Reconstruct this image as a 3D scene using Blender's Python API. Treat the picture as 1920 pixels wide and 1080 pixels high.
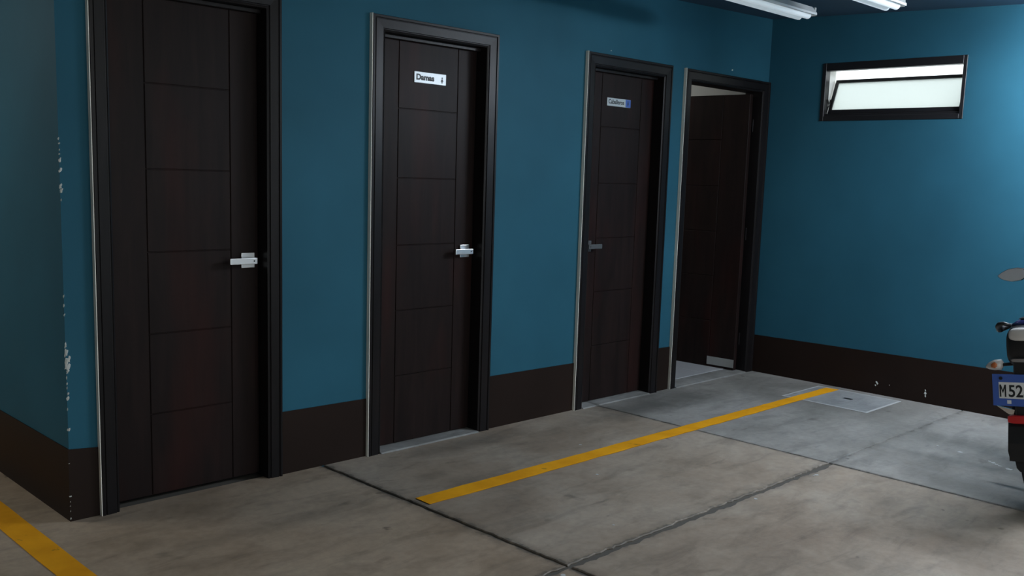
import bpy, bmesh, math, random
from mathutils import Vector, Matrix, Euler
random.seed(7)
R = math.radians
S = bpy.context.scene
for o in list(bpy.data.objects): bpy.data.objects.remove(o)
COL = S.collection

# ------------------------------------------------------------------ camera
cam_d = bpy.data.cameras.new('camera'); cam = bpy.data.objects.new('camera', cam_d); COL.objects.link(cam)
cam.location = (0, -3.8622, 1.429)
cam.rotation_euler = (R(82.0936), R(-1.8469), R(-45.124))
cam_d.sensor_width = 36; cam_d.lens = 1807.7 / 1920 * 36
cam_d.shift_x = -16.21 / 1920; cam_d.shift_y = 40.35 / 1920
cam_d.clip_start = .02
S.camera = cam

# ------------------------------------------------------------------ world, exposure
W = bpy.data.worlds.new('overcast sky'); S.world = W; W.use_nodes = True
bg = W.node_tree.nodes['Background']; bg.inputs[0].default_value = (.89, .97, .985, 1); bg.inputs[1].default_value = 2.0
S.view_settings.view_transform = 'Standard'; S.view_settings.look = 'None'
S.view_settings.exposure = 0; S.view_settings.gamma = 1; S.view_settings.use_curve_mapping = False

# glow of the lit strip lamps outside the frame: over the motorbike, by the end wall, added fill over the middle bay and round the left corner
LAMP_MAIN, LAMP_END, FILL_SIDE, FILL_LEFT = 22.0, 104.0, 11.0, 29.0
LAMP_DIM = .28        # glow of the two dim strip lamps in view

# ------------------------------------------------------------------ materials
def mat(name, color, rough=.6, metal=0, spec=.5, emit=None, estr=0, coat=0):
    m = bpy.data.materials.new(name); m.use_nodes = True
    b = m.node_tree.nodes['Principled BSDF']
    b.inputs['Base Color'].default_value = (*color, 1); b.inputs['Roughness'].default_value = rough
    b.inputs['Metallic'].default_value = metal; b.inputs['Specular IOR Level'].default_value = spec
    b.inputs['Coat Weight'].default_value = coat
    if emit: b.inputs['Emission Color'].default_value = (*emit, 1); b.inputs['Emission Strength'].default_value = estr
    return m
class NT:
    def __init__(s, m): s.t = m.node_tree; s.n = s.t.nodes; s.b = s.n['Principled BSDF']
    def new(s, typ, **kw):
        x = s.n.new(typ)
        for k, v in kw.items():
            if k in x.inputs: x.inputs[k].default_value = v
            else: setattr(x, k, v)
        return x
    def link(s, a, b): s.t.links.new(a, b)
    def pos(s, scale=(1, 1, 1)):
        g = s.new('ShaderNodeNewGeometry'); mp = s.new('ShaderNodeMapping'); mp.inputs['Scale'].default_value = scale
        s.link(g.outputs['Position'], mp.inputs['Vector']); return mp.outputs[0]
    def noise(s, vec, scale, detail=4, rough=.55, dist=0):
        x = s.new('ShaderNodeTexNoise'); x.inputs['Scale'].default_value = scale; x.inputs['Detail'].default_value = detail
        x.inputs['Roughness'].default_value = rough; x.inputs['Distortion'].default_value = dist
        s.link(vec, x.inputs['Vector']); return x.outputs['Fac']
    def ramp(s, fac, stops):
        x = s.new('ShaderNodeValToRGB'); e = x.color_ramp.elements
        while len(e) < len(stops): e.new(.5)
        for el, (p, c) in zip(e, stops): el.position = p; el.color = (*c, 1) if len(c) == 3 else c
        s.link(fac, x.inputs[0]); return x.outputs[0]
    def mix(s, a, b, fac, mode='MIX'):
        x = s.new('ShaderNodeMix', data_type='RGBA', blend_type=mode)
        for v, i in ((fac, 0), (a, 6), (b, 7)):
            if hasattr(v, 'is_linked'): s.link(v, x.inputs[i])
            else: x.inputs[i].default_value = (*v, 1) if isinstance(v, tuple) else v
        return x.outputs[2]
    def bump(s, h, strength=.2, dist=.005):
        x = s.new('ShaderNodeBump'); x.inputs['Strength'].default_value = strength; x.inputs['Distance'].default_value = dist
        s.link(h, x.inputs['Height']); s.link(x.outputs[0], s.b.inputs['Normal'])
g3 = lambda v: (v, v, v)

def paint(name, col, rough=.5, var=.12, spec=.2):
    m = mat(name, col, rough, spec=spec); n = NT(m); p = n.pos()
    f = n.noise(p, 1.3, 3)
    c1 = tuple(c * (1 - var) for c in col); c2 = tuple(c * (1 + var) for c in col)
    n.link(n.ramp(f, [(.3, c1), (.7, c2)]), n.b.inputs['Base Color'])
    n.bump(n.noise(p, 160, 2), .10, .002)
    return m
def concrete(name, a, b, c):
    """worn trowelled slab: two tones in clouds, streaks of dirt, dark oil marks, fine grain"""
    m = mat(name, a, .62, spec=.4); n = NT(m); p = n.pos()
    col = n.ramp(n.noise(p, 1.25, 5, .6, .4), [(.36, a), (.5, b), (.64, c)])
    sw = n.noise(n.pos((1.4, 4.2, 1)), 2.2, 6, .65, .8)
    col = n.mix(col, n.ramp(sw, [(.32, g3(.68)), (.5, g3(1)), (.75, g3(1.14))]), .85, 'MULTIPLY')
    gr = n.noise(p, 26, 6, .7)
    col = n.mix(col, n.ramp(gr, [(.25, g3(.82)), (.55, g3(1)), (.8, g3(1.12))]), .9, 'MULTIPLY')
    st = n.noise(n.pos((1.0, 1.9, 1)), 3.6, 3, .5, .5)
    col = n.mix(col, (.045, .043, .038), n.ramp(st, [(.66, g3(0)), (.74, g3(.4)), (.85, g3(.75))]))
    oil = n.noise(p, 8.5, 2, .5, .2)
    col = n.mix(col, (.03, .028, .025), n.ramp(oil, [(.735, g3(0)), (.77, g3(.55)), (1, g3(.7))]))
    fl = n.noise(p, 34, 1, .4)
    col = n.mix(col, (.62, .62, .6), n.ramp(fl, [(.845, g3(0)), (.86, g3(.8)), (1, g3(.9))]))
    # trodden dirt in front of the doors
    for cx, cy, sx, sy, am in ((3.35, -.16, .42, .10, .5), (4.80, -.22, .60, .16, .55), (5.35, -.30, .35, .12, .4), (2.0, -.55, .5, .06, .3)):
        mp_ = n.new('ShaderNodeMapping'); mp_.inputs['Location'].default_value = (-cx / sx, -cy / sy, 0); mp_.inputs['Scale'].default_value = (1 / sx, 1 / sy, 0)
        g_ = n.new('ShaderNodeNewGeometry'); n.link(g_.outputs['Position'], mp_.inputs[0])
        ln = n.new('ShaderNodeVectorMath', operation='LENGTH'); n.link(mp_.outputs[0], ln.inputs[0])
        ad_ = n.new('ShaderNodeMath', operation='MULTIPLY_ADD'); n.link(n.noise(p, 5, 6, .7, .6), ad_.inputs[0]); ad_.inputs[1].default_value = 2.2; n.link(ln.outputs['Value'], ad_.inputs[2])
        sc_ = n.new('ShaderNodeMath', operation='MULTIPLY'); n.link(ad_.outputs[0], sc_.inputs[0]); sc_.inputs[1].default_value = .4
        col = n.mix(col, (.070, .066, .058), n.ramp(sc_.outputs[0], [(.52, g3(am)), (1.0, g3(0))]))
    # grime ground into the slab edges along the joints
    g = n.new('ShaderNodeNewGeometry'); sp = n.new('ShaderNodeSeparateXYZ'); n.link(g.outputs['Position'], sp.inputs[0])
    def near(out, v, k):
        a = n.new('ShaderNodeMath', operation='SUBTRACT'); n.link(out, a.inputs[0]); a.inputs[1].default_value = v
        b_ = n.new('ShaderNodeMath', operation='ABSOLUTE'); n.link(a.outputs[0], b_.inputs[0])
        c_ = n.new('ShaderNodeMath', operation='MULTIPLY'); n.link(b_.outputs[0], c_.inputs[0]); c_.inputs[1].default_value = k; return c_.outputs[0]
    def mn(a, b_):
        x = n.new('ShaderNodeMath', operation='MINIMUM'); n.link(a, x.inputs[0]); n.link(b_, x.inputs[1]); return x.outputs[0]
    dist = mn(mn(near(sp.outputs[0], 2.574, 1), near(sp.outputs[0], 4.612, 1.7)), near(sp.outputs[1], -1.61, 1))
    fade = n.new('ShaderNodeMapRange'); n.link(sp.outputs[0], fade.inputs[0]); fade.inputs[1].default_value = 4.55; fade.inputs[2].default_value = 4.75; fade.inputs[3].default_value = 0; fade.inputs[4].default_value = .022
    fa = n.new('ShaderNodeMath', operation='ADD'); n.link(dist, fa.inputs[0]); n.link(fade.outputs[0], fa.inputs[1]); dist = fa.outputs[0]
    ad = n.new('ShaderNodeMath', operation='MULTIPLY_ADD'); n.link(n.noise(p, 12, 5, .7), ad.inputs[0]); ad.inputs[1].default_value = -.11; n.link(dist, ad.inputs[2])
    col = n.mix(col, (.060, .055, .047), n.ramp(ad.outputs[0], [(0, g3(.70)), (.014, g3(.25)), (.050, g3(0))]))
    mp = n.new('ShaderNodeMath', operation='ADD'); n.link(ad.outputs[0], mp.inputs[0]); mp.inputs[1].default_value = .045
    n.link(mp.outputs[0], col.node.inputs[0].links[0].from_node.inputs[0])
    n.link(col, n.b.inputs['Base Color'])
    n.link(n.ramp(sw, [(.3, g3(.52)), (.7, g3(.72))]), n.b.inputs['Roughness'])
    n.bump(gr, .12, .004)
    return m
def wood(name, a, b, rough, scale=(9, 9, .9), coat=0, red=0, spec=.2):
    m = mat(name, a, rough, spec=spec, coat=coat); n = NT(m); p = n.pos(scale)
    f = n.noise(p, 2.2, 6, .6, .6)
    col = n.ramp(f, [(.3, a), (.7, b)])
    if red:
        q = n.noise(n.pos((3, 3, .8)), 1.5, 2, .5)
        col = n.mix(col, (.045, .012, .009), n.ramp(q, [(.5, g3(0)), (.75, g3(red))]))
    n.link(col, n.b.inputs['Base Color']); n.bump(n.noise(p, 9, 3), .06, .002)
    return m

M = {}
M['teal'] = paint('teal wall paint', (.024, .108, .160), .60, spec=.1)
M['ceil'] = paint('dark blue ceiling paint', (.055, .110, .170), .7)
M['brown'] = paint('dark brown band paint', (.0185, .0112, .0088), .5, .2, .12)
M['white_wall'] = paint('white plaster', (.72, .72, .69), .7, .03)
M['slab_warm'] = concrete('warm concrete', (.300, .226, .160), (.388, .300, .220), (.440, .352, .266))
M['slab_mid'] = concrete('grey brown concrete', (.275, .216, .164), (.346, .282, .220), (.404, .344, .280))
M['slab_cool'] = concrete('cool grey concrete', (.215, .206, .188), (.285, .273, .252), (.350, .336, .312))
M['joint'] = mat('joint filler', (.105, .096, .083), .9)
M['lid'] = concrete('pale grey concrete', (.30, .31, .31), (.36, .37, .37), (.40, .41, .41))
M['lid_edge'] = mat('pale mortar', (.52, .53, .53), .8)
M['dark'] = mat('dark void', (.01, .01, .01), .8)
M['leaf'] = wood('dark stained veneer', (.0105, .0072, .0070), (.0200, .0122, .0112), .45, red=.45, spec=.11)
M['casing'] = wood('near black casing lacquer', (.0075, .0068, .0072), (.0125, .0105, .0115), .36, (14, 14, 1.2), spec=.18)
M['cream'] = paint('unpainted cream edge', (.84, .82, .74), .7, .1)
M['sill'] = concrete('worn threshold stone', (.16, .16, .15), (.27, .27, .26), (.36, .36, .35))
M['chrome'] = mat('brushed steel', (.72, .73, .74), .34, 1)
M['steel_shaded'] = mat('steel tinted by dark reflection', (.12, .125, .13), .5, .6)  # same steel as the other levers, its dark reflection put into the colour
M['plate_steel'] = mat('dull aluminium', (.42, .43, .42), .5, .5)
M['sign'] = mat('satin sign plate', (.50, .54, .56), .38, .3)
M['ink'] = mat('black lettering', (.012, .016, .018), .5)
M['blue_ink'] = mat('blue pictogram', (.05, .13, .45), .5)
M['alu'] = mat('dark bronze aluminium', (.017, .016, .018), .38, .2)
M['lamp_white'] = mat('white enamel', (.78, .80, .80), .4)
M['lamp_glow'] = mat('dim lamp diffuser', (.75, .78, .8), .5, emit=(.80, .93, 1), estr=LAMP_DIM)
COOL, WARM = (.87, .95, 1.05), (1, .965, .87)
M['lamp_main'] = mat('lit tube over bike', (.8, .8, .8), .5, emit=COOL, estr=LAMP_MAIN)
M['lamp_end'] = mat('lit tube by end wall', (.8, .8, .8), .5, emit=COOL, estr=LAMP_END)
M['fill_side'] = mat('added fill tube over middle bay', (.8, .8, .8), .5, emit=WARM, estr=FILL_SIDE)  # unseen lamp added to light the end wall and motorbike tail
M['fill_left'] = mat('added fill tube round corner', (.8, .8, .8), .5, emit=WARM, estr=FILL_LEFT)  # unseen lamp added to brighten the left return wall
M['bath_fill'] = mat('added washroom fill dome', (.8, .8, .8), .5, emit=(1, .98, .94), estr=15)  # unseen dome lamp added to brighten the washroom
M['tile'] = mat('pale grey floor tile', (.47, .48, .50), .25)
M['grout'] = mat('grout', (.25, .25, .25), .9)
M['chip'] = mat('bare white plaster', (.56, .58, .55), .85)
def frosted():
    m = bpy.data.materials.new('frosted glass'); m.use_nodes = True; t = m.node_tree; t.nodes.clear()
    out = t.nodes.new('ShaderNodeOutputMaterial'); mx = t.nodes.new('ShaderNodeMixShader'); mx.inputs[0].default_value = .12
    tr = t.nodes.new('ShaderNodeBsdfTranslucent'); tr.inputs[0].default_value = (.97, 1, .985, 1)
    gl = t.nodes.new('ShaderNodeBsdfGlossy'); gl.inputs[0].default_value = (.8, .8, .8, 1); gl.inputs['Roughness'].default_value = .3
    t.links.new(tr.outputs[0], mx.inputs[1]); t.links.new(gl.outputs[0], mx.inputs[2]); t.links.new(mx.outputs[0], out.inputs[0])
    return m
M['frost'] = frosted()
def yellow():
    m = mat('worn yellow line paint', (.60, .29, .012), .7, spec=.2); n = NT(m); p = n.pos()
    col = n.ramp(n.noise(p, 5, 4), [(.3, (.78, .330, .006)), (.7, (.98, .450, .012))])
    col = n.mix(col, (.10, .075, .04), n.ramp(n.noise(p, 9, 5, .7, .5), [(.64, g3(0)), (.72, g3(.7)), (1, g3(.8))]))
    n.link(col, n.b.inputs['Base Color']); n.bump(n.noise(p, 60, 3), .15, .002); return m
M['yellow'] = yellow()
# motorbike
M['black_plastic'] = mat('black plastic', (.010, .011, .013), .42)
M['rubber'] = mat('tyre rubber', (.014, .014, .015), .8)
M['bike_blue'] = mat('dark blue lacquer', (.008, .012, .075), .22, coat=.6)
M['bike_seat'] = mat('black vinyl', (.012, .012, .013), .5)
M['bike_alloy'] = mat('cast alloy', (.45, .46, .48), .38, .9)
M['bike_chrome'] = mat('polished chrome', (.85, .86, .88), .08, 1)
M['mirror'] = mat('mirror glass', (.66, .69, .72), .35, .55)
M['lens_clear'] = mat('clear lamp lens', (.62, .60, .58), .12, coat=.5)
M['lens_amber'] = mat('amber bulb', (.55, .16, .05), .3)
M['red'] = mat('red reflector', (.55, .010, .014), .3, coat=.5)
M['plate_blue'] = mat('blue plate border', (.055, .13, .48), .4)
M['plate_white'] = mat('white plate field', (.80, .82, .83), .4)

# ------------------------------------------------------------------ helpers
def finish(o, label=None, cat=None, group=None, kind=None):
    if label: o['label'] = label
    if cat: o['category'] = cat
    if group: o['group'] = group
    if kind: o['kind'] = kind
    return o
def link(name, bm, m, parent=None, smooth=False):
    me = bpy.data.meshes.new(name); bm.normal_update(); bm.to_mesh(me); bm.free(); me.materials.append(m)
    if smooth:
        for p in me.polygons: p.use_smooth = True
    o = bpy.data.objects.new(name, me); COL.objects.link(o)
    if parent:
        o.parent = parent
        if not parent.get('_local'): o.matrix_parent_inverse = parent.matrix_basis.inverted()
    return o
def empty(name, loc, rot=(0, 0, 0), local=False):
    e = bpy.data.objects.new(name, None); COL.objects.link(e); e.location = loc; e.rotation_euler = rot
    e.empty_display_size = .1
    e.matrix_basis = Matrix.Translation(loc) @ Euler(rot).to_matrix().to_4x4()
    if local: e['_local'] = 1
    return e
def abox(bm, x0, x1, y0, y1, z0, z1, bev=0, seg=1):
    r = bmesh.ops.create_cube(bm, size=1); vs = r['verts']
    for v in vs:
        v.co = Vector((x0 if v.co.x < 0 else x1, y0 if v.co.y < 0 else y1, z0 if v.co.z < 0 else z1))
    if bev:
        es = list({e for v in vs for e in v.link_edges})
        bmesh.ops.bevel(bm, geom=es, offset=bev, segments=seg, profile=.6, affect='EDGES')
def box(name, x0, x1, y0, y1, z0, z1, m, parent=None, bev=0, seg=1):
    bm = bmesh.new(); abox(bm, x0, x1, y0, y1, z0, z1, bev, seg); return link(name, bm, m, parent)
def extrude_poly(bm, pts, vec):
    """pts: coplanar 3D loop, extruded by vec"""
    a = [bm.verts.new(p) for p in pts]; b = [bm.verts.new(Vector(p) + Vector(vec)) for p in pts]
    n = len(pts); bm.faces.new(a[::-1]); bm.faces.new(b)
    for i in range(n): bm.faces.new((a[i], a[(i + 1) % n], b[(i + 1) % n], b[i]))
    bmesh.ops.recalc_face_normals(bm, faces=bm.faces[:])
def tube(bm, pts, r, seg=10, closed=False):
    """swept circle along points; r number or list"""
    pts = [Vector(p) for p in pts]; n = len(pts); rs = r if isinstance(r, (list, tuple)) else [r] * n
    rings = []; up = None
    for i, p in enumerate(pts):
        if closed: t = pts[(i + 1) % n] - pts[i - 1]
        else: t = pts[min(i + 1, n - 1)] - pts[max(i - 1, 0)]
        t.normalize()
        if up is None: up = t.orthogonal().normalized()
        up = (up - t * up.dot(t))
        up = up.normalized() if up.length > 1e-6 else t.orthogonal().normalized()
        s = t.cross(up)
        rings.append([bm.verts.new(p + (up * math.cos(a) + s * math.sin(a)) * rs[i]) for a in [2 * math.pi * k / seg for k in range(seg)]])
    m = n if closed else n - 1
    for i in range(m):
        A, B = rings[i], rings[(i + 1) % n]
        for k in range(seg): bm.faces.new((A[k], A[(k + 1) % seg], B[(k + 1) % seg], B[k]))
    if not closed: bm.faces.new(rings[0][::-1]); bm.faces.new(rings[-1])
    bmesh.ops.recalc_face_normals(bm, faces=bm.faces[:])
def loft(bm, secs, seg=20, axis='x', e=.6):
    """secs: (t, c1, c2, h1, h2) superellipse rings along axis; x: c=(y,z)"""
    rings = []
    for t, c1, c2, h1, h2 in secs:
        ring = []
        for k in range(seg):
            a = 2 * math.pi * k / seg; ca, sa = math.cos(a), math.sin(a)
            u = c1 + h1 * math.copysign(abs(ca) ** e, ca); w = c2 + h2 * math.copysign(abs(sa) ** e, sa)
            ring.append(bm.verts.new((t, u, w) if axis == 'x' else ((u, t, w) if axis == 'y' else (u, w, t))))
        rings.append(ring)
    for A, B in zip(rings, rings[1:]):
        for k in range(seg): bm.faces.new((A[k], A[(k + 1) % seg], B[(k + 1) % seg], B[k]))
    bm.faces.new(rings[0][::-1]); bm.faces.new(rings[-1])
    bmesh.ops.recalc_face_normals(bm, faces=bm.faces[:])
def lathe(bm, prof, seg=32, origin=(0, 0, 0), axis='y'):
    """prof: closed loop of (r, h) spun round axis"""
    o = Vector(origin); rings = []
    for k in range(seg):
        a = 2 * math.pi * k / seg; c, s = math.cos(a), math.sin(a)
        rings.append([bm.verts.new(o + (Vector((r * c, h, r * s)) if axis == 'y' else Vector((r * c, r * s, h)) if axis == 'z' else Vector((h, r * c, r * s)))) for r, h in prof])
    n = len(prof)
    for k in range(seg):
        A, B = rings[k], rings[(k + 1) % seg]
        for i in range(n): bm.faces.new((A[i], B[i], B[(i + 1) % n], A[(i + 1) % n]))
    bmesh.ops.remove_doubles(bm, verts=bm.verts[:], dist=1e-6)
    bmesh.ops.recalc_face_normals(bm, faces=bm.faces[:])
def text_mesh(name, s, m, mtx, size, depth=.0006, bold=0, parent=None, fit=None, fith=None):
    cu = bpy.data.curves.new(name + '_curve', 'FONT'); cu.body = s; cu.size = size; cu.extrude = depth; cu.offset = bold
    cu.align_x = 'LEFT'
    t = bpy.data.objects.new(name + '_tmp', cu); COL.objects.link(t)
    dg = bpy.context.evaluated_depsgraph_get(); dg.update()
    me = bpy.data.meshes.new_from_object(t.evaluated_get(dg))
    bpy.data.objects.remove(t); bpy.data.curves.remove(cu)
    xs = [v.co.x for v in me.vertices]; ys = [v.co.y for v in me.vertices]
    sx = fit / (max(xs) - min(xs)) if fit else 1; sy = fith / (max(ys) - min(ys)) if fith else sx
    for v in me.vertices:
        v.co = mtx @ Vector(((v.co.x - min(xs)) * sx, (v.co.y - min(ys)) * sy, v.co.z))
    me.name = name; me.materials.clear(); me.materials.append(m)
    o = bpy.data.objects.new(name, me); COL.objects.link(o)
    if parent:
        o.parent = parent
        if not parent.get('_local'): o.matrix_parent_inverse = parent.matrix_basis.inverted()
    return o

# ------------------------------------------------------------------ dimensions (metres; back wall face y=0, right wall face x=XR)
XC, XR = 1.390, 6.4476
WT = .13                                  # wall thickness
HB = .298
CZ = lambda x, y: 2.622 + .03 * (max(x, 4.8) - XR) + .034 * max(min(y, 0), -2.2)
DOORS = [  # outer x0,x1, inner x0,x1, inner top, outer top
    (1.5068, 2.3413, 1.580, 2.270, 2.112, 2.187),
    (2.8326, 3.6655, 2.911, 3.585, 2.095, 2.170),
    (4.3951, 5.2318, 4.471, 5.150, 2.088, 2.168),
    (5.3853, 6.4450, 5.455, 6.350, 2.090, 2.168)]
YL = .065                                 # leaf front face
WY0, WY1, WZ0, WZ1 = -1.418, -.433, 1.886, 2.279   # window opening in right wall

# ------------------------------------------------------------------ floor slabs
floor = box('floor', -6, 6.75, -10, 4.2, -.12, -.007, M['joint'])
finish(floor, 'worn grey concrete garage floor cast in big slabs', 'floor', kind='structure')
def slab(name, x0, x1, y0, y1, m, rough, gap=(.006, .006, .006, .006), step=.024, corner=None):
    """gap: half joint width at x0,x1,y0,y1; edges crumble by rough"""
    rnd = random.Random(hash((round(x0, 2), round(y0, 2))) & 0xffff)
    pts = []
    def edge(ax, ay, bx, by, nx, ny, amp):
        L = math.hypot(bx - ax, by - ay); n = max(2, int(L / step)); w = 0
        for i in range(n):
            t = i / n; w = w * .6 + rnd.uniform(-1, 1) * .55
            d = abs(w) * amp if 0 < i else 0
            pts.append((ax + (bx - ax) * t + nx * d, ay + (by - ay) * t + ny * d, 0))
    X0, X1, Y0, Y1 = x0 + gap[0], x1 - gap[1], y0 + gap[2], y1 - gap[3]
    edge(X0, Y0, X1, Y0, 0, 1, rough[2]); edge(X1, Y0, X1, Y1, -1, 0, rough[1])
    if corner:   # slab runs on round the outside corner of the wall
        cx, cy = corner; pts += [(X1, Y1, 0), (cx, Y1, 0), (cx, cy, 0), (X0, cy, 0)]; Y1 = cy
    else: edge(X1, Y1, X0, Y1, 0, -1, rough[3])
    edge(X0, Y1, X0, Y0, 1, 0, rough[0])
    bm = bmesh.new(); extrude_poly(bm, [(x, y, -.02) for x, y, _ in pts], (0, 0, .02))
    top = [e for e in bm.edges if e.verts[0].co.z > -.001 and e.verts[1].co.z > -.001]
    bmesh.ops.bevel(bm, geom=top, offset=.0035, segments=1, affect='EDGES')
    return link(name, bm, m, floor)
JX1, JX2, JY = 2.574, 4.612, -1.615
Z4 = (0, 0, 0, 0)
slab('slab', XC - 1.0, JX1, JY, -.0, M['slab_warm'], (0, .008, .012, 0), (.006, .005, .007, -.03), corner=(XC + .03, 4.1))
slab('slab', JX1, JX2, JY, 0, M['slab_mid'], (.008, .005, .020, 0), (.005, .003, .008, -.03))
slab('slab', JX2, XR, JY + .02, 0, M['slab_cool'], (.004, 0, .004, 0), (.003, -.03, .0015, -.03))
slab('slab', XC - 1.0, JX1, -3.65, JY, M['slab_warm'], (0, .014, 0, .014), (.006, .007, .006, .009))
slab('slab', JX1, JX2, -3.65, JY, M['slab_mid'], (.014, .004, 0, .020), (.007, .005, .006, .010))
slab('slab', JX2, XR, -3.65, JY + .02, M['slab_cool'], (.004, 0, 0, .004), (.005, -.03, .006, .0015))
slab('slab', -1.6, XC - 1.0, -1.615, 4.1, M['slab_mid'], Z4);
slab('slab', -1.6, XC - 1.0, -3.65, -1.615, M['slab_warm'], Z4); slab('slab', -5.6, -1.6, -9.7, 4.1, M['slab_mid'], Z4)
slab('slab', -1.6, JX1, -9.7, -3.65, M['slab_mid'], Z4); slab('slab', JX1, XR, -9.7, -3.65, M['slab_cool'], Z4, (.006, -.03, .006, .006))
# dried paint flecks on the slabs
def fleck(name, x, y, r, z, m, parent):
    bm = bmesh.new(); n = 7; pts = [(x + r * random.uniform(.5, 1.2) * math.cos(a), y + r * random.uniform(.5, 1.2) * math.sin(a), z) for a in [2 * math.pi * k / n for k in range(n)]]
    extrude_poly(bm, pts, (0, 0, .0015)); return link(name, bm, m, parent)
for x, y, r in [(5.386, -1.978, .018), (5.419, -1.843, .008), (5.331, -2.151, .012), (5.318, -2.175, .013), (5.298, -2.197, .010), (5.283, -2.221, .013), (5.259, -2.274, .018), (5.265, -2.262, .012),
                (4.366, -1.665, .012), (4.34, -1.66, .009), (3.80, -1.66, .011), (3.844, -.555, .008), (3.512, -.958, .009), (3.038, -1.45, .006), (2.50, -1.655, .010)]:
    fleck('paint_fleck', x, y, r, 0, M['lid_edge'], floor)

# ------------------------------------------------------------------ walls and ceiling
bm = bmesh.new()
xs = [XC] + [v for d in DOORS for v in (d[2] - .012, d[3] + .012)] + [XR + .0]
for i in range(0, len(xs) - 1, 2): abox(bm, xs[i], xs[i + 1], 0, WT, -.05, 2.75)
for d in DOORS: abox(bm, d[2] - .012, d[3] + .012, 0, WT, d[4] + .012, 2.75)
wall_back = link('wall_back', bm, M['teal'])
finish(wall_back, 'long teal painted wall holding the four dark doors', 'wall', kind='structure')
wall_left = finish(box('wall_left', XC, XC + WT, WT, 4.2, -.05, 2.75, M['teal']), 'short teal return wall at far left behind the chipped corner', 'wall', kind='structure')
bm = bmesh.new(); X2 = XR + .16
abox(bm, XR, X2, WY1, 4.2, -.05, 2.75); abox(bm, XR, X2, -10, WY0, -.05, 2.75)
abox(bm, XR, X2, WY0, WY1, -.05, WZ0); abox(bm, XR, X2, WY0, WY1, WZ1, 2.75)
wall_right = finish(link('wall_right', bm, M['teal']), 'blue teal end wall with the small high window', 'wall', kind='structure')
finish(box('wall_west', -6, -5.8, -10, 4.2, -.05, 2.75, M['white_wall']), 'pale unseen wall added at far left to keep daylight out', 'wall', kind='structure')  # added enclosure, stops sky light reaching the return wall
finish(box('wall_north', -6, XR + .16, 4.2, 4.35, -.05, 2.75, M['white_wall']), 'pale unseen wall added beyond the left corner to keep daylight out', 'wall', kind='structure')  # added enclosure, stops sky light behind the corner and the closed doors
# ceiling: soffit slightly falling away from the back wall
bm = bmesh.new(); gx = [-6, 4.8, XR + .16]; gy = [-10, -2.2, 0, 4.35]
vs = [[bm.verts.new((x, y, CZ(x, y))) for y in gy] for x in gx]; vt = [[bm.verts.new((x, y, 2.95)) for y in gy] for x in gx]
for i in range(2):
    for j in range(3):
        bm.faces.new((vs[i][j], vs[i][j + 1], vs[i + 1][j + 1], vs[i + 1][j])); bm.faces.new((vt[i][j], vt[i + 1][j], vt[i + 1][j + 1], vt[i][j + 1]))
ring = [(0, 0), (1, 0), (2, 0), (2, 1), (2, 2), (2, 3), (1, 3), (0, 3), (0, 2), (0, 1)]
for (a, b), (c, d) in zip(ring, ring[1:] + ring[:1]): bm.faces.new((vs[a][b], vs[c][d], vt[c][d], vt[a][b]))
bmesh.ops.recalc_face_normals(bm, faces=bm.faces[:])
finish(link('ceiling', bm, M['ceil']), 'dark blue ceiling slab above the hanging strip lamps', 'ceiling', kind='structure')

# painted dark band along the foot of the walls
def band(name, segs, label):
    bm = bmesh.new()
    for s in segs: extrude_poly(bm, s[0], s[1])
    return finish(link(name, bm, M['brown']), label, 'baseboard', kind='structure')
T = .004
def bseg(x0, x1, h0, h1): return ([(x0, 0, 0), (x1, 0, 0), (x1, 0, h1), (x0, 0, h0)], (0, -T, 0))
b_back = band('baseboard_back', [bseg(XC - T, DOORS[0][0], .297, .286), bseg(DOORS[0][1], DOORS[1][0], .301, .297),
      bseg(DOORS[1][1], DOORS[2][0], .303, .297), bseg(DOORS[2][1], DOORS[3][0], .298, .297)], 'dark brown painted band along the foot of the door wall')
b_right = band('baseboard_right', [([(XR, 0, 0), (XR, -10, 0), (XR, -10, .31), (XR, -1.75, .301), (XR, 0, .284)], (-T, 0, 0))], 'dark brown painted band under the window wall')
b_left = band('baseboard_left', [([(XC, 0, 0), (XC, 4.2, 0), (XC, 4.2, .30), (XC, 0, .297)], (-T, 0, 0))], 'dark brown painted band on the short return wall at far left')

# plaster knocked off the left outside corner and small nicks elsewhere
def chip(x, y, z, w, h, parent, name='plaster_chip', d=.0045):
    bm = bmesh.new(); bmesh.ops.create_icosphere(bm, subdivisions=2, radius=1)
    for v in bm.verts:
        k = random.uniform(.35, 1.25); v.co = Vector((v.co.x * w * k + v.co.z * w * .35, v.co.y * d, v.co.z * h * k)) + Vector((x, y, z))
    return link(name, bm, M['chip'], parent)
for z, w, h, dx in [(1.512, .003, .005, 0), (1.494, .0035, .004, .001), (1.470, .0025, .004, .002), (1.455, .0035, .004, .001), (1.432, .006, .009, .002), (1.392, .007, .011, .003), (1.332, .006, .012, .002), (1.318, .006, .010, .005), (1.28, .002, .006, .002),
                    (.909, .0025, .007, 0), (.873, .0025, .007, 0), (.836, .003, .006, 0), (.715, .004, .012, .001), (.685, .007, .020, .003), (.655, .012, .018, .008), (.630, .010, .016, .005), (.612, .006, .010, .006), (.645, .006, .022, .002),
                    (.585, .002, .008, .001), (.562, .0025, .006, .001), (.545, .002, .006, .001), (.522, .004, .006, .004), (.503, .006, .010, .003), (.46, .0015, .008, 0), (.377, .007, .008, .003)]:
    chip(XC + dx, 0, z, w, h, wall_back)
for z, w, h in [(.24, .003, .002), (.104, .006, .004), (.082, .002, .003), (.065, .002, .003), (.043, .002, .004), (.012, .003, .005)]:
    chip(XC - .003 + w * .4, -.003, z, w, h, b_back)
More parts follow.
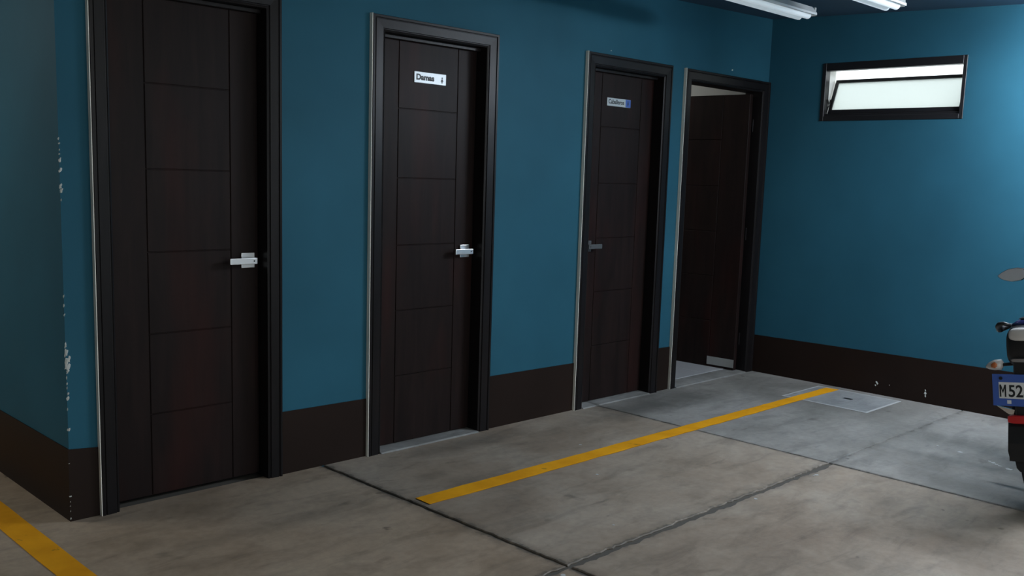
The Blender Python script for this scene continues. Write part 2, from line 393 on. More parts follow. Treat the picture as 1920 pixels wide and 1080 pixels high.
def chip_r(y, z, w, h, parent):
    o = chip(0, 0, 0, w, h, parent, d=.003)
    for v in o.data.vertices: v.co = Vector((XR - T + v.co.y, y + v.co.x, z + v.co.z))
for y, z, w, h in [(-1.011, .080, .010, .012), (-1.0, .062, .006, .006), (-1.347, .066, .010, .012), (-1.347, .088, .004, .006), (-1.35, .05, .005, .008), (-1.10, .08, .004, .004)]: chip_r(y, z, w, h, b_right)
chip(5.952, 0, 2.213, .010, .007, wall_back); chip(4.62, -.001, 2.196, .005, .004, wall_back)

# ------------------------------------------------------------------ doors
def frame_casing(e, d, m):
    """mitred architrave: outer rectangle d[0],d[1],d[5] to inner d[2],d[3],d[4]; profile in (t from outer 0 to inner 1, y)"""
    prof = [(0, 0), (0, -.021), (.03, -.024), (.17, -.024), (.20, -.019), (.235, -.019), (.27, -.0225), (.80, -.020), (.83, -.015), (.87, -.015), (.90, -.017), (1.0, -.013), (1.0, 0)]
    ox0, ox1, oz = d[0], d[1], d[5]; ix0, ix1, iz = d[2], d[3], d[4]
    def ring(ox, oz_, ix, iz_): return [(ox + (ix - ox) * t, y, oz_ + (iz_ - oz_) * t) for t, y in prof]
    BL = ring(ox0, 0, ix0, 0); TL = ring(ox0, oz, ix0, iz); TR = ring(ox1, oz, ix1, iz); BR = ring(ox1, 0, ix1, 0)
    for A, B in ((BL, TL), (TL, TR), (TR, BR)):
        bm = bmesh.new(); a = [bm.verts.new(p) for p in A]; b = [bm.verts.new(p) for p in B]; n = len(a)
        for i in range(n): bm.faces.new((a[i], a[(i + 1) % n], b[(i + 1) % n], b[i]))
        bm.faces.new(a[::-1]); bm.faces.new(b); bmesh.ops.recalc_face_normals(bm, faces=bm.faces[:])
        link('casing', bm, m, e)
def make_leaf(e, x0, x1, z1, gx, hz, pivot=None):
    """slab with two stiles and a column of panels split by grooves; built closed, may be swung about pivot"""
    z0 = .012; y0 = YL; th = .040
    L = box('leaf', x0 + .002, x1 - .002, y0 + .005, y0 + th, z0, z1 - .004, M['leaf'], e, .001)
    g = .0018
    def pc(nm, a, b, c, d):
        bm = bmesh.new(); abox(bm, a, b, y0, y0 + .007, c, d, .0018, 1); o = link(nm, bm, M['leaf']); o.parent = L; return o
    pc('stile', x0 + .002, gx[0] - g, z0, z1 - .004); pc('stile', gx[1] + g, x1 - .002, z0, z1 - .004)
    zz = [z1 - .004] + hz + [z0]
    for a, b in zip(zz, zz[1:]): pc('panel', gx[0] + g, gx[1] - g, b + (g if b != z0 else 0), a - (g if a != z1 - .004 else 0))
    return L
def lever(e, xr, z, dirx, m_rose, m_lever, lx0, lx1, parent_leaf=None):
    """square rose, square neck and flat lever bar"""
    h = empty('handle', (xr, YL, z)); h.parent = e; h.matrix_parent_inverse = e.matrix_basis.inverted()
    h.matrix_basis = Matrix.Translation((xr, YL, z))
    def add(nm, bm, m):
        me = bpy.data.meshes.new(nm); bm.to_mesh(me); bm.free(); me.materials.append(m)
        o = bpy.data.objects.new(nm, me); COL.objects.link(o); o.parent = h; return o
    bm = bmesh.new(); abox(bm, -.033, .033, -.010, 0, -.034, .034, .002, 2); add('rose', bm, m_rose)
    bm = bmesh.new(); abox(bm, -.011, .011, -.040, -.009, -.011, .011, .002, 1); add('neck', bm, m_rose)
    bm = bmesh.new(); abox(bm, lx0 - xr, lx1 - xr, -.052, -.038, -.014, .014, .0025, 2); add('lever', bm, m_lever)
    bm = bmesh.new(); lathe(bm, [(0, -.0525), (.004, -.0525), (.004, -.051), (0, -.051)], 12, ((lx1 if dirx < 0 else lx0) - xr + dirx * .016, 0, .0)); add('keyhole', bm, M['ink'])
    return h
door_labels = ['largest nearest dark brown door with steel lever and no sign, at left', 'dark brown door carrying the Damas sign, second from the left',
               'dark brown door carrying the Caballeros sign, third from the left', 'dark brown door standing open beside the room corner, fourth from the left']
door_e = []
for i, d in enumerate(DOORS):
    e = empty('door_%d' % (i + 1), ((d[0] + d[1]) / 2, 0, 0)); door_e.append(e)
    finish(e, door_labels[i], 'door', kind='structure')
    frame_casing(e, d, M['casing'])
    # cream raw edge on the left flank and along the top of the architrave
    box('raw_edge', d[0] - .0035, d[0] - .0002, -.0225, -.0002, .0, d[5] + .002, M['cream'], e)
    if i: box('raw_edge', d[0] + .01, d[1] - .005, -.009, -.0002, d[5] + .0002, d[5] + .0022, M['cream'], e)
    # lining inside the wall and the stop behind the leaf
    box('jamb', d[2] - .012, d[2], -.001, WT, 0, d[4], M['casing'], e); box('jamb', d[3], d[3] + .012, -.001, WT, 0, d[4], M['casing'], e)
    box('jamb', d[2] - .012, d[3] + .012, -.001, WT, d[4], d[4] + .012, M['casing'], e)
    if i < 3:
        for a, b in ((d[2], d[2] + .014), (d[3] - .014, d[3])): box('stop', a, b, YL + .041, YL + .055, 0, d[4], M['casing'], e)
        box('head_stop', d[2], d[3], YL - .030, YL - .004, d[4] - .018, d[4], M['casing'], e, .002)
    if i:
        bm = bmesh.new(); extrude_poly(bm, [(d[2], -.030, .0), (d[2], -.022, .006), (d[2], .05, .009), (d[2], WT, .009), (d[2], WT, 0)], (d[3] - d[2], 0, 0)); link('threshold', bm, M['sill'], e)
d = DOORS[0]
make_leaf(door_e[0], d[2], d[3], d[4], (1.755, 2.134), [1.755, 1.407, 1.062, .715, .368])
lever(door_e[0], 2.213, 1.012, -1, M['chrome'], M['chrome'], 2.103, 2.236)
d = DOORS[1]
make_leaf(door_e[1], d[2], d[3], d[4], (3.059, 3.452), [1.746, 1.398, 1.055, .715, .37])
lever(door_e[1], 3.520, 1.012, -1, M['chrome'], M['chrome'], 3.420, 3.546)
d = DOORS[2]
make_leaf(door_e[2], d[2], d[3], d[4], (4.63, 5.02), [1.746, 1.398, 1.055, .715, .37])
lever(door_e[2], 4.545, 1.008, 1, M['steel_shaded'], M['steel_shaded'], 4.508, 4.635)
d = DOORS[3]
LF = make_leaf(door_e[3], d[2], d[3], d[4] - .012, (5.68, 6.13), [1.746, 1.398, 1.055, .715, .37])
kp = box('kick_plate', d[3] - .232, d[3] - .003, YL - .004, YL + .001, .030, .092, M['plate_steel']); kp.parent = LF
finish(kp, 'dull metal plate low on the hinge side')
for z in (.25, 1.05, 1.85):
    bm = bmesh.new(); tube(bm, [(d[3] - .010, YL - .018, z - .045), (d[3] - .010, YL - .018, z + .045)], .006, 8); link('hinge', bm, M['casing'], door_e[3])
piv = Vector((d[3] - .002, YL + .046, 0))
# swing the leaf inwards about its hinge line on the right jamb
LF.matrix_basis = Matrix.Translation(Vector((-.018, -.062, 0))) @ Matrix.Translation(piv) @ Matrix.Rotation(R(-86.5), 4, 'Z') @ Matrix.Translation(-piv)
LF.matrix_parent_inverse = Matrix.Translation(-Vector(door_e[3].location))

# signs screwed to the doors
def sign(nm, x0, x1, z0, z1, txt, label, textw, icon_mat):
    e = empty(nm, ((x0 + x1) / 2, YL, z0)); finish(e, label, 'sign', 'restroom signs on doors')
    yf = YL - .0045
    box('plate', x0, x1, yf, YL - .0002, z0, z1, M['sign'], e, .0015)
    B = Matrix.Translation((x0 + .013, yf - .0004, z0 + .014)) @ Matrix.Rotation(R(90), 4, 'X')
    text_mesh('lettering', txt, M['ink'], B, .04, .0004, (.0018 if len(txt) < 6 else .0007), e, fit=textw, fith=.031 if len(txt) < 6 else .028)
    # pictogram of a standing figure
    cx = x1 - .028; bm = bmesh.new()
    tube(bm, [(cx, yf - .0008, z0 + .036), (cx, yf + .0002, z0 + .036)], .0042, 12)
    pts = [(-.0075, .020), (-.004, .0305), (.004, .0305), (.0075, .020), (.0035, .020), (.0035, .010), (-.0035, .010), (-.0035, .020)] if len(txt) > 6 else [(-.009, .0185), (-.003, .0305), (.003, .0305), (.009, .0185), (.003, .0185), (.003, .010), (-.003, .010), (-.003, .0185)]
    extrude_poly(bm, [(cx + a, yf - .0008, z0 + b) for a, b in pts], (0, .0009, 0))
    link('pictogram', bm, icon_mat, e)
    return e
sign('restroom_sign', 3.154, 3.366, 1.881, 1.937, 'Damas', 'silver sign plate reading Damas on the second door', .118, M['ink'])
s3 = sign('restroom_sign', 4.678, 4.910, 1.876, 1.926, 'Caballeros', 'small silver sign plate reading Caballeros on the third door', .150, M['ink'])
box('pictogram_field', 4.858, 4.9085, YL - .0051, YL - .0044, 1.8775, 1.9245, M['blue_ink'], s3)

# ------------------------------------------------------------------ room behind the open door
floor2 = finish(box('floor', 5.0, XR, WT, 2.0, -.05, .006, M['grout']), 'pale tiled washroom floor seen through the open door', 'floor', kind='structure')
for ix in range(4):
    for iy in range(5):
        x0 = XR - .02 - .40 * (ix + 1) + .0; y0 = WT + .40 * iy
        x0c = max(x0, 5.0)
        if x0 + .4 <= 5.0: continue
        box('tile', x0c + .0015, x0 + .3985, y0 + .0015, min(y0 + .3985, 2.0), .004, .012, M['tile'], floor2, .001)
finish(box('wall_washroom_left', 4.9, 5.0, WT, 2.1, -.05, 2.5, M['white_wall']), 'white washroom wall hidden left of the open door', 'wall', kind='structure')
finish(box('wall_washroom_back', 5.0, XR, 2.0, 2.1, -.05, 2.5, M['white_wall']), 'white rear wall of the washroom behind the open door', 'wall', kind='structure')
finish(box('wall_washroom_right', XR - .02, XR - .0005, WT, 2.0, .006, 2.4, M['white_wall']), 'white washroom wall glimpsed above the open door leaf', 'wall', kind='structure')
finish(box('ceiling', 4.9, XR, WT, 2.1, 2.4, 2.5, M['white_wall']), 'white washroom ceiling behind the open door', 'ceiling', kind='structure')
be = finish(empty('added_ceiling_lamp', (5.75, 1.1, 2.4)), 'unseen round dome lamp added on the washroom ceiling behind the open door', 'lamp')
bm = bmesh.new(); lathe(bm, [(0, 2.4), (.14, 2.4), (.14, 2.375), (.125, 2.372), (0, 2.372)], 32, (5.75, 1.1, 0), 'z'); link('base', bm, M['lamp_white'], be)
bm = bmesh.new(); lathe(bm, [(0, 2.30), (.05, 2.305), (.09, 2.325), (.118, 2.371), (0, 2.371)], 32, (5.75, 1.1, 0), 'z'); link('dome', bm, M['bath_fill'], be, True)

# ------------------------------------------------------------------ window
we = finish(empty('window_1', (XR, (WY0 + WY1) / 2, WZ0)), 'small high window with dark frame and frosted tilted sash', 'window', kind='structure')
fx0, fx1 = XR - .006, XR + .055
box('frame', fx0, fx1, WY1 - .024, WY1 + .004, WZ0 - .004, WZ1 + .003, M['alu'], we, .002)
box('frame', fx0, fx1, WY0 - .004, WY0 + .020, WZ0 - .004, WZ1 + .003, M['alu'], we, .002)
box('frame', fx0, fx1, WY0 + .020, WY1 - .024, WZ1 - .050, WZ1 + .003, M['alu'], we, .002)
box('frame', fx0, fx1, WY0 + .020, WY1 - .024, WZ0 - .004, WZ0 + .030, M['alu'], we, .002)
box('bead', fx0 + .018, fx1, WY0 + .020, WY1 - .024, WZ0 + .030, WZ0 + .046, M['alu'], we, .001)
for a in ((XR + .056, XR + .165, WY1 - .012, WY1 - .0005, WZ0, WZ1), (XR + .056, XR + .165, WY0 + .0005, WY0 + .012, WZ0, WZ1), (XR + .056, XR + .165, WY0, WY1, WZ0 + .0005, WZ0 + .010), (XR + .056, XR + .165, WY0, WY1, WZ1 - .010, WZ1 - .0005)):
    box('reveal', *a, M['white_wall'], we)
# tilted sash (hinged along its foot, head leaning outwards)
sy0, sy1, sl, sw = WY0 + .024, WY1 - .030, .262, .022
se = bpy.data.objects.new('sash', None); COL.objects.link(se); se.parent = we; se.empty_display_size = .05
se.matrix_parent_inverse = we.matrix_basis.inverted()
se.matrix_basis = Matrix.Translation((XR + .040, 0, WZ0 + .050)) @ Matrix.Rotation(R(22), 4, 'Y')
def sbox(nm, y0, y1, z0, z1, x0, x1, m):
    bm = bmesh.new(); abox(bm, x0, x1, y0, y1, z0, z1, .0015 if m is M['alu'] else 0); o = link(nm, bm, m); o.parent = se; return o
sbox('sash_rail', sy0, sy1, 0, .030, 0, .024, M['alu']); sbox('sash_rail', sy0, sy1, sl - sw, sl, 0, .024, M['alu'])
sbox('sash_stile', sy0, sy0 + sw, .030, sl - sw, 0, .024, M['alu']); sbox('sash_stile', sy1 - sw, sy1, .030, sl - sw, 0, .024, M['alu'])
sbox('pane', sy0 + sw, sy1 - sw, .030, sl - sw, .010, .014, M['frost'])
for yy in (WY1 - .032, WY0 + .028):
    bm = bmesh.new(); tube(bm, [(XR + .030, yy, WZ0 + .062), (XR + .052, yy, WZ0 + .110), (XR + .080, yy + .004, WZ0 + .150)], .004, 6)
    tube(bm, [(XR + .030, yy, WZ0 + .150), (XR + .060, yy, WZ0 + .100), (XR + .072, yy, WZ0 + .075)], .0035, 6); link('stay', bm, M['alu'], we)
# neighbouring pale wall outside
finish(box('wall_outside', 10.2, 10.4, -6, 6, -.1, 1.5, M['white_wall']), 'pale neighbouring wall outside the small window', 'wall', kind='structure')
box_g = finish(box('ground_outside', XR + .17, 10.2, -6, 6, -.12, -.05, M['lid_edge']), 'pale paved strip outside behind the end wall', 'ground', kind='structure')

# ------------------------------------------------------------------ floor hatch and painted lines
he = finish(empty('floor_hatch', (6.10, -.93, 0)), 'square concrete floor hatch with pale border by the end wall', 'hatch')
hx0, hx1, hy0, hy1 = 5.845, 6.36, -1.225, -.62
def strip(x0, x1, y0, y1): return box('border', x0, x1, y0, y1, .0002, .0022, M['lid_edge'], he)
strip(hx0, hx0 + .016, hy0, hy1); strip(hx1 - .012, hx1, hy0, hy1); strip(hx0 + .016, hx1 - .012, hy0, hy0 + .016); strip(hx0 + .016, hx1 - .012, hy1 - .012, hy1)
box('lid', hx0 + .016, hx1 - .012, hy0 + .016, hy1 - .012, .0002, .0018, M['lid'], he)
box('grip_slot', 6.115, 6.150, -.985, -.925, .0019, .0026, M['ink'], he)
def line(nm, pts, label):
    bm = bmesh.new(); extrude_poly(bm, pts, (0, 0, .0016)); return finish(link(nm, bm, M['yellow']), label, 'floor marking', 'yellow parking lines')
def wob(a, b, n, amp):
    return [(a[0] + (b[0] - a[0]) * i / n + random.uniform(-amp, amp) * (abs(b[1] - a[1]) > abs(b[0] - a[0])), a[1] + (b[1] - a[1]) * i / n + random.uniform(-amp, amp) * (abs(b[1] - a[1]) < abs(b[0] - a[0])), .0024) for i in range(n + 1)]
line('parking_line', wob((2.612, -.772), (6.352, -.778), 40, .004) + wob((6.338, -.690), (2.614, -.668), 40, .003), 'long yellow painted parking line running past the doors')
line('parking_line', [(x, y, .0008) for x, y, _ in wob((1.154, 3.2), (1.154, -3.2), 40, .002) + wob((1.256, -3.2), (1.258, 3.2), 40, .002)], 'yellow painted parking line at bottom left in front of chipped corner')

# ------------------------------------------------------------------ hanging strip lamps
def strip_lamp(x0, x1, yc, z, w, glow, label, drop=0.0, turn=False):
    """batten along x (or along y when turn: x0,x1 are then y limits and yc is x), two tubes hung drop below the lips"""
    c = ((x0 + x1) / 2, yc, z)
    e = empty('strip_lamp', (yc, c[0], z) if turn else c); finish(e, label, 'lamp', 'hanging strip lamps')
    L = (x1 - x0) / 2
    def add(nm, bm, m, sm=False):
        if turn: bmesh.ops.rotate(bm, verts=bm.verts[:], cent=(0, 0, 0), matrix=Matrix.Rotation(R(90), 3, 'Z'))
        o = link(nm, bm, m, None, sm); o.parent = e; return o
    bm = bmesh.new()
    extrude_poly(bm, [(-L, -w * .5, .012), (-L, -w * .5, 0), (-L, -w * .42, 0), (-L, -w * .36, .010), (-L, w * .36, .010), (-L, w * .42, 0), (-L, w * .5, 0), (-L, w * .5, .012), (-L, w * .28, .050), (-L, -w * .28, .050)], (2 * L, 0, 0))
    add('housing', bm, M['lamp_white'])
    if drop:   # wrap-round opal diffuser
        bm = bmesh.new(); pr = [(.40, .004), (.40, -drop * .55), (.36, -drop * .78), (.25, -drop * .94), (.10, -drop)]
        pr = pr + [(-a, b) for a, b in pr[::-1]]
        extrude_poly(bm, [(-L + .004, a * w, b) for a, b in pr], (2 * L - .008, 0, 0)); add('diffuser', bm, glow)
    else:
      for s in (-1, 1):
        a = s * w * .19; bm = bmesh.new(); tube(bm, [(-L + .02, a, .002 - drop), (L - .02, a, .002 - drop)], w * .145, 12); add('tube', bm, glow, True)
    for sg in (-1, 1):
        bm = bmesh.new(); abox(bm, min(sg * L, sg * (L + .012)), max(sg * L, sg * (L + .012)), -w * .42, w * .42, -.002 - drop, .046, .003); add('end_cap', bm, M['lamp_white'])
        xe = sg * (L - .2); top = CZ(yc, c[0] + xe) if turn else CZ(c[0] + xe, yc)
        bm = bmesh.new(); tube(bm, [(xe, 0, .048), (xe + .03, 0, top - z + .004)], .006, 8); add('hanger', bm, M['lamp_white'])
    return e
strip_lamp(2.80, 5.255, -.925, 2.400, .150, M['lamp_glow'], 'white hanging strip lamp nearest the door wall, ending near the corner')
strip_lamp(2.80, 5.240, -1.455, 2.400, .150, M['lamp_glow'], 'white hanging strip lamp farther from the door wall, at top edge')
strip_lamp(-4.30, -2.25, 5.25, 2.400, .150, M['lamp_main'], 'lit hanging strip lamp above the parked motorbike, out of view', .10, True)
strip_lamp(-3.50, -2.07, 5.78, 2.430, .150, M['lamp_end'], 'lit hanging strip lamp close to the end wall, out of view', .10, True)
strip_lamp(2.20, 3.90, -4.20, 2.380, .150, M['fill_side'], 'lit hanging strip lamp added over the middle bay, out of view', .10)
strip_lamp(1.00, 2.50, -.30, 2.400, .150, M['fill_left'], 'lit hanging strip lamp added round the left corner, out of view', .10, True)

# ------------------------------------------------------------------ motorbike, nose to the end wall, leaning on its side stand
mb = empty('motorbike', (4.78, -2.625, 0), (R(-8), 0, 0), local=True)
finish(mb, 'dark blue motorbike with blue licence plate parked at right edge', 'motorbike')
def P(nm, bm, m, smooth=False, parent=None): 
    o = link(nm, bm, m, None, smooth); o.parent = parent or mb; return o
def new(): return bmesh.new()
def wheel(cx, rad, tw, nm):
    c = (cx, 0, rad); k = tw / 2
    bm = new(); lathe(bm, [(rad - .075, -k * .8), (rad - .045, -k), (rad - .016, -k * .85), (rad - .003, -k * .45), (rad, 0), (rad - .003, k * .45), (rad - .016, k * .85), (rad - .045, k), (rad - .075, k * .8)], 48, c)
    w = P('wheel', bm, M['rubber'], True)
    bm = new(); lathe(bm, [(rad - .072, -k * .78), (rad - .072, k * .78), (rad - .088, k * .6), (rad - .088, -k * .6)], 48, c); P('rim', bm, M['bike_alloy'], False, w)
    bm = new(); lathe(bm, [(.012, -.055), (.055, -.05), (.055, .05), (.012, .055)], 24, c); P('hub', bm, M['bike_alloy'], False, w)
    for i in range(5):
        a = 2 * math.pi * i / 5 + .3; bm = new()
        tube(bm, [(cx + .045 * math.cos(a), 0, rad + .045 * math.sin(a)), (cx + (rad - .082) * math.cos(a), 0, rad + (rad - .082) * math.sin(a))], [.020, .014], 8); P('spoke', bm, M['bike_alloy'], False, w)
    return w
wheel(0, .300, .105, 'rear'); wheel(1.24, .295, .085, 'front')
# rear mudguard and flap
bm = new(); n = 10; A = []
for i in range(n + 1):
    a = R(60 + 125 * i / n); r = .335; A.append((r * math.cos(a), r * math.sin(a) + .30))
for (x0, z0), (x1, z1) in zip(A, A[1:]):
    extrude_poly(bm, [(x0, -.07, z0), (x1, -.07, z1), (x1 * 1.0, -.07, z1 + .006), (x0, -.07, z0 + .006)], (0, .14, 0))
P('rear_mudguard', bm, M['black_plastic'])
bm = new()
prof = [(.078, .46), (.079, .40), (.080, .31), (.074, .285), (.052, .278), (.044, .24), (.030, .225), (-.030, .225), (-.044, .24), (-.052, .278), (-.074, .285), (-.080, .31), (-.079, .40), (-.078, .46)]
extrude_poly(bm, [(-.30 - (.46 - z) * .12, y, z) for y, z in prof], (.012, 0, 0)); P('mud_flap', bm, M['black_plastic'])
bm = new(); loft(bm, [(-.335, 0, .455, .068, .014), (-.330, 0, .455, .072, .018), (-.300, 0, .455, .072, .018)], 20, 'x', .35); P('red_reflector', bm, M['red'])
bm = new(); abox(bm, -.315, -.26, -.045, .045, .46, .72, .006); P('plate_bracket', bm, M['black_plastic'])
# chrome tab under the plate's left corner
bm = new(); extrude_poly(bm, [(-.30, .125, .508), (-.30, .05, .492), (-.30, .056, .470), (-.30, .075, .472)], (.010, 0, 0)); P('chrome_tab', bm, M['bike_chrome'])
# licence plate
bm = new(); abox(bm, -.322, -.318, -.131, .131, .512, .652, .001); pl = P('licence_plate', bm, M['plate_blue'])
finish(pl, 'blue bordered white licence plate starting with M 525')
bm = new(); abox(bm, -.3232, -.3215, -.104, .104, .545, .617); P('plate_field', bm, M['plate_white'], False, pl)
Bp = Matrix.Translation((-.3236, .101, .552)) @ Matrix.Rotation(R(-90), 4, 'Z') @ Matrix.Rotation(R(90), 4, 'X')
Bd = Matrix.Translation((-.3236, .064, .552)) @ Matrix.Rotation(R(-90), 4, 'Z') @ Matrix.Rotation(R(90), 4, 'X')
t = text_mesh('plate_lettering', '525', M['ink'], Bd, .05, .0004, .0010, None, fit=.088, fith=.054); t.parent = pl
bm = new(); mw, mh, st_ = .027, .054, .0062
extrude_poly(bm, [(-.3240, .101 - a, .552 + b) for a, b in [(0, 0), (0, mh), (st_, mh), (mw / 2, mh * .55), (mw - st_, mh), (mw, mh), (mw, 0), (mw - st_, 0), (mw - st_, mh * .70), (mw / 2, mh * .30), (st_, mh * .70), (st_, 0)]], (.0008, 0, 0)); P('plate_lettering', bm, M['ink'], False, pl)
for y in (.095, -.095):
    bm = new(); lathe(bm, [(0, -.325), (.007, -.325), (.008, -.3215), (0, -.3215)], 10, (0, y, .634), 'x'); P('bolt', bm, M['black_plastic'], False, pl)
bm = new(); abox(bm, -.3228, -.3215, .055, .072, .522, .538); P('plate_mark', bm, M['plate_white'], False, pl)
# tail cowl, lens, grab rail
bm = new(); loft(bm, [(-.315, 0, .775, .050, .055), (-.295, 0, .770, .074, .085), (-.24, 0, .785, .082, .085), (-.10, 0, .79, .095, .075), (.12, 0, .76, .11, .07)], 24, 'x', .55); P('tail_cowl', bm, M['black_plastic'], True)
bm = new(); loft(bm, [(-.26, 0, .862, .060, .010), (-.10, 0, .868, .085, .016), (.10, 0, .845, .10, .016)], 20, 'x', .6); P('tail_panel', bm, M['bike_blue'], True)
bm = new(); loft(bm, [(-.336, 0, .826, .040, .018), (-.330, 0, .826, .052, .026), (-.300, 0, .826, .056, .030)], 20, 'x', .6); P('tail_lamp', bm, M['lens_clear'], True)
bm = new(); loft(bm, [(-.330, 0, .714, .045, .007), (-.25, 0, .714, .085, .010), (-.18, 0, .714, .07, .01)], 16, 'x', .5); P('tail_trim', bm, M['bike_alloy'])
for s in (1, -1):
    bm = new(); tube(bm, [(-.27, .060 * s, .862), (-.285, .085 * s, .872), (-.275, .105 * s, .868), (-.25, .118 * s, .856), (-.22, .122 * s, .842)], [.008, .009, .011, .014, .017], 10)
    tube(bm, [(-.22, .122 * s, .842), (-.08, .128 * s, .845), (.02, .11 * s, .83)], [.015, .012, .012], 10); P('grab_rail', bm, M['black_plastic'], True)
# indicators
def indicator(x, s, y, z):
    bm = new(); tube(bm, [(x + .02, .03 * s, z + .004), (x, (y - .03) * s, z)], .0075, 8); st = P('indicator_stalk', bm, M['black_plastic'])
    bm = new(); loft(bm, [((y - .034) * s, x, z, .010, .012), ((y - .026) * s, x, z, .024, .024), ((y) * s, x, z - .002, .025, .024), ((y + .024) * s, x, z - .006, .018, .016), ((y + .038) * s, x, z - .010, .006, .006)], 16, 'y', .85); P('indicator_lens', bm, M['lens_clear'], True, st)
    bm = new(); loft(bm, [((y - .018) * s, x - .018, z, .006, .010), ((y - .004) * s, x - .019, z - .001, .0085, .015), ((y + .010) * s, x - .018, z - .003, .006, .009)], 12, 'y', .9); P('indicator_bulb', bm, M['lens_amber'], True, st)
for s in (1, -1): indicator(-.285, s, .128, .690)
# seat, tank, side covers
bm = new(); loft(bm, [(-.17, 0, .872, .05, .015), (-.10, 0, .862, .085, .028), (.15, 0, .805, .11, .045), (.38, 0, .785, .11, .045), (.52, 0, .80, .085, .045), (.58, 0, .82, .06, .03)], 24, 'x', .6); P('seat', bm, M['bike_seat'], True)
bm = new(); loft(bm, [(.50, 0, .83, .06, .05), (.58, 0, .86, .10, .10), (.72, 0, .90, .135, .125), (.88, 0, .905, .13, .12), (.97, 0, .89, .08, .08), (1.00, 0, .88, .03, .03)], 24, 'x', .75); tk = P('fuel_tank', bm, M['bike_blue'], True)
bm = new(); lathe(bm, [(0, 1.035), (.028, 1.035), (.032, 1.020), (0, 1.020)], 20, (.80, 0, 0), 'z'); P('fuel_cap', bm, M['bike_chrome'], False, tk)
for s in (1, -1):
    bm = new(); extrude_poly(bm, [(.08, .085 * s, .74), (.10, .085 * s, .62), (.30, .085 * s, .56), (.46, .085 * s, .62), (.44, .085 * s, .75)], (0, .025 * s, 0)); P('side_cover', bm, M['bike_blue'])
# frame, engine, exhaust
bm = new(); tube(bm, [(1.00, 0, .93), (.93, 0, .62), (.86, 0, .38), (.52, 0, .27), (.40, 0, .34), (.42, 0, .62)], .018, 10); tube(bm, [(.98, 0, .80), (.60, 0, .74), (.42, 0, .66), (-.20, 0, .76)], .018, 10); P('frame', bm, M['black_plastic'], True)
bm = new(); loft(bm, [(-.10, .60, .42, .10, .10), (-.12, .60, .42, .08, .08), (.10, .60, .42, .11, .11), (.12, .60, .42, .09, .09)][1:], 20, 'y', .7); P('crankcase', bm, M['bike_alloy'], True)
for i in range(6):
    bm = new(); abox(bm, .66, .80, -.075, .075, .52 + i * .026, .532 + i * .026, .003); P('cylinder_fin', bm, M['bike_alloy'])
bm = new(); abox(bm, .68, .78, -.055, .055, .50, .70, .01); P('cylinder', bm, M['bike_alloy'])
bm = new(); tube(bm, [(.79, -.02, .56), (.87, -.05, .52), (.86, -.09, .36), (.70, -.13, .24), (.40, -.14, .24)], .019, 10); tube(bm, [(.40, -.14, .24), (.30, -.145, .25), (-.10, -.16, .33), (-.22, -.165, .36)], [.02, .042, .046, .036], 14); P('exhaust', bm, M['bike_chrome'], True)
for s in (1, -1):
    bm = new(); tube(bm, [(0, .085 * s, .30), (.44, .075 * s, .36)], .017, 8); P('swing_arm', bm, M['black_plastic'])
    bm = new(); tube(bm, [(.02, .10 * s, .33), (.10, .10 * s, .66)], [.020, .020], 10); P('shock_absorber', bm, M['bike_chrome'], True)
    bm = new(); tube(bm, [(1.24, .075 * s, .295), (1.10, .075 * s, .66), (1.00, .075 * s, .95)], [.022, .024, .018], 10); P('fork_leg', bm, M['bike_alloy'], True)
    bm = new(); tube(bm, [(.30, .07 * s, .40), (.29, .17 * s, .39), (.29, .26 * s, .39)], [.008, .014, .014], 8); P('foot_peg', bm, M['rubber'])
bm = new(); tube(bm, [(.50, .06, .27), (.44, .15, .12), (.40, .205, .030)], [.011, .010, .010], 8); tube(bm, [(.40, .195, .034), (.40, .235, .038)], .016, 8); P('side_stand', bm, M['black_plastic'])
bm = new(); A = [(1.24 + .33 * math.cos(R(a)), .295 + .33 * math.sin(R(a))) for a in range(25, 156, 13)]
for (x0, z0), (x1, z1) in zip(A, A[1:]): extrude_poly(bm, [(x0, -.055, z0), (x1, -.055, z1), (x1, -.055, z1 + .006), (x0, -.055, z0 + .006)], (0, .11, 0))
P('front_mudguard', bm, M['bike_blue'])
bm = new(); loft(bm, [(1.06, 0, .88, .04, .04), (1.10, 0, .88, .085, .085), (1.17, 0, .88, .09, .09), (1.19, 0, .88, .08, .08)], 24, 'x', .9); hl = P('headlamp', bm, M['black_plastic'], True)
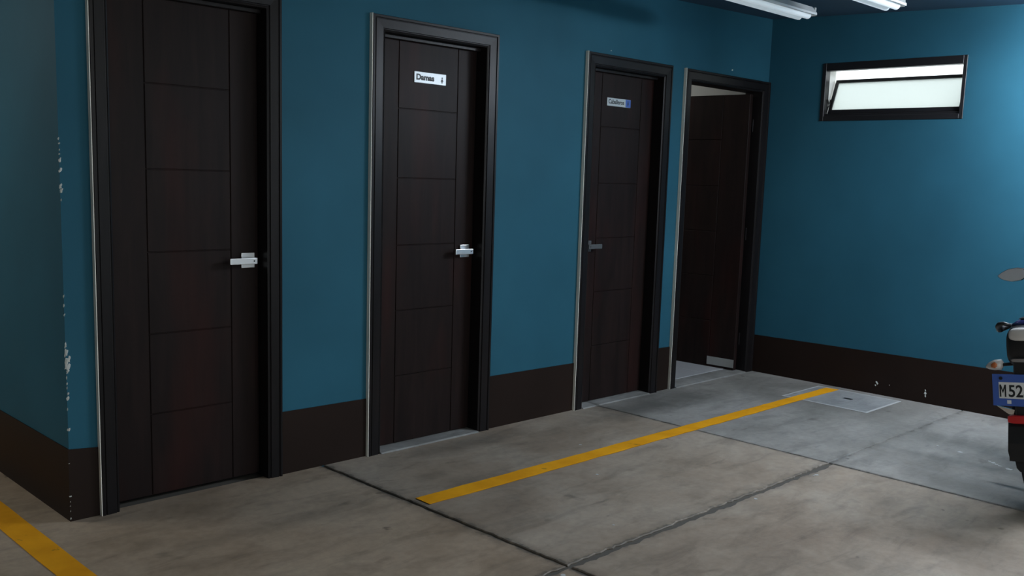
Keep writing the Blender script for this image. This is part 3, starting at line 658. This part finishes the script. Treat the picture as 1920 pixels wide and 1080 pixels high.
bm = new(); loft(bm, [(1.185, 0, .88, .08, .08), (1.205, 0, .88, .06, .06), (1.21, 0, .88, .02, .02)], 24, 'x', 1); P('headlamp_lens', bm, M['lens_clear'], True, hl)
# handlebar, grips, levers, mirrors
bm = new(); tube(bm, [(.82, .30, .985), (.86, .22, 1.00), (.94, .10, .99), (.96, 0, .985), (.94, -.10, .99), (.86, -.22, 1.00), (.82, -.30, .985)], .011, 10); P('handlebar', bm, M['black_plastic'], True)
for s in (1, -1):
    bm = new(); tube(bm, [(.805, .320 * s, .982), (.855, .215 * s, .998)], .017, 12); P('grip', bm, M['rubber'])
    bm = new(); tube(bm, [(.90, .20 * s, 1.0), (.88, .26 * s, .995), (.85, .31 * s, .985)], .006, 8); P('hand_lever', bm, M['bike_alloy'])
    bm = new(); tube(bm, [(.86, .25 * s, 1.005), (.80, .27 * s, 1.04), (.70, .30 * s, 1.055)], .0055, 8); mm = P('mirror_stem', bm, M['black_plastic'])
    # mirror head: leaf shaped outline with a pointed outer end
    out = [(.415, 1.050), (.395, 1.066), (.36, 1.084), (.32, 1.090), (.285, 1.084), (.268, 1.064), (.272, 1.040), (.300, 1.022), (.345, 1.016), (.385, 1.026), (.405, 1.038)]
    bm = new(); extrude_poly(bm, [(.640, y * s, z) for y, z in out], (.022, 0, 0)); P('mirror_head', bm, M['black_plastic'], False, mm)
    cy_, cz_ = .338, 1.052
    bm = new(); extrude_poly(bm, [(.638, (cy_ + (y - cy_) * .96) * s, cz_ + (z - cz_) * .94) for y, z in out], (.003, 0, 0)); P('mirror_glass', bm, M['mirror'], False, mm)
    bm = new(); tube(bm, [(1.06, .07 * s, .84), (1.05, .14 * s, .84)], .0075, 8); st = P('front_indicator', bm, M['black_plastic'])
    bm = new(); loft(bm, [(.135 * s, 1.05, .84, .012, .012), (.15 * s, 1.05, .84, .024, .024), (.18 * s, 1.05, .84, .018, .018), (.19 * s, 1.05, .84, .006, .006)], 14, 'y', .9); P('front_indicator_lens', bm, M['lens_amber'], True, st)

for o in bpy.data.objects:
    if '_local' in o: del o['_local']
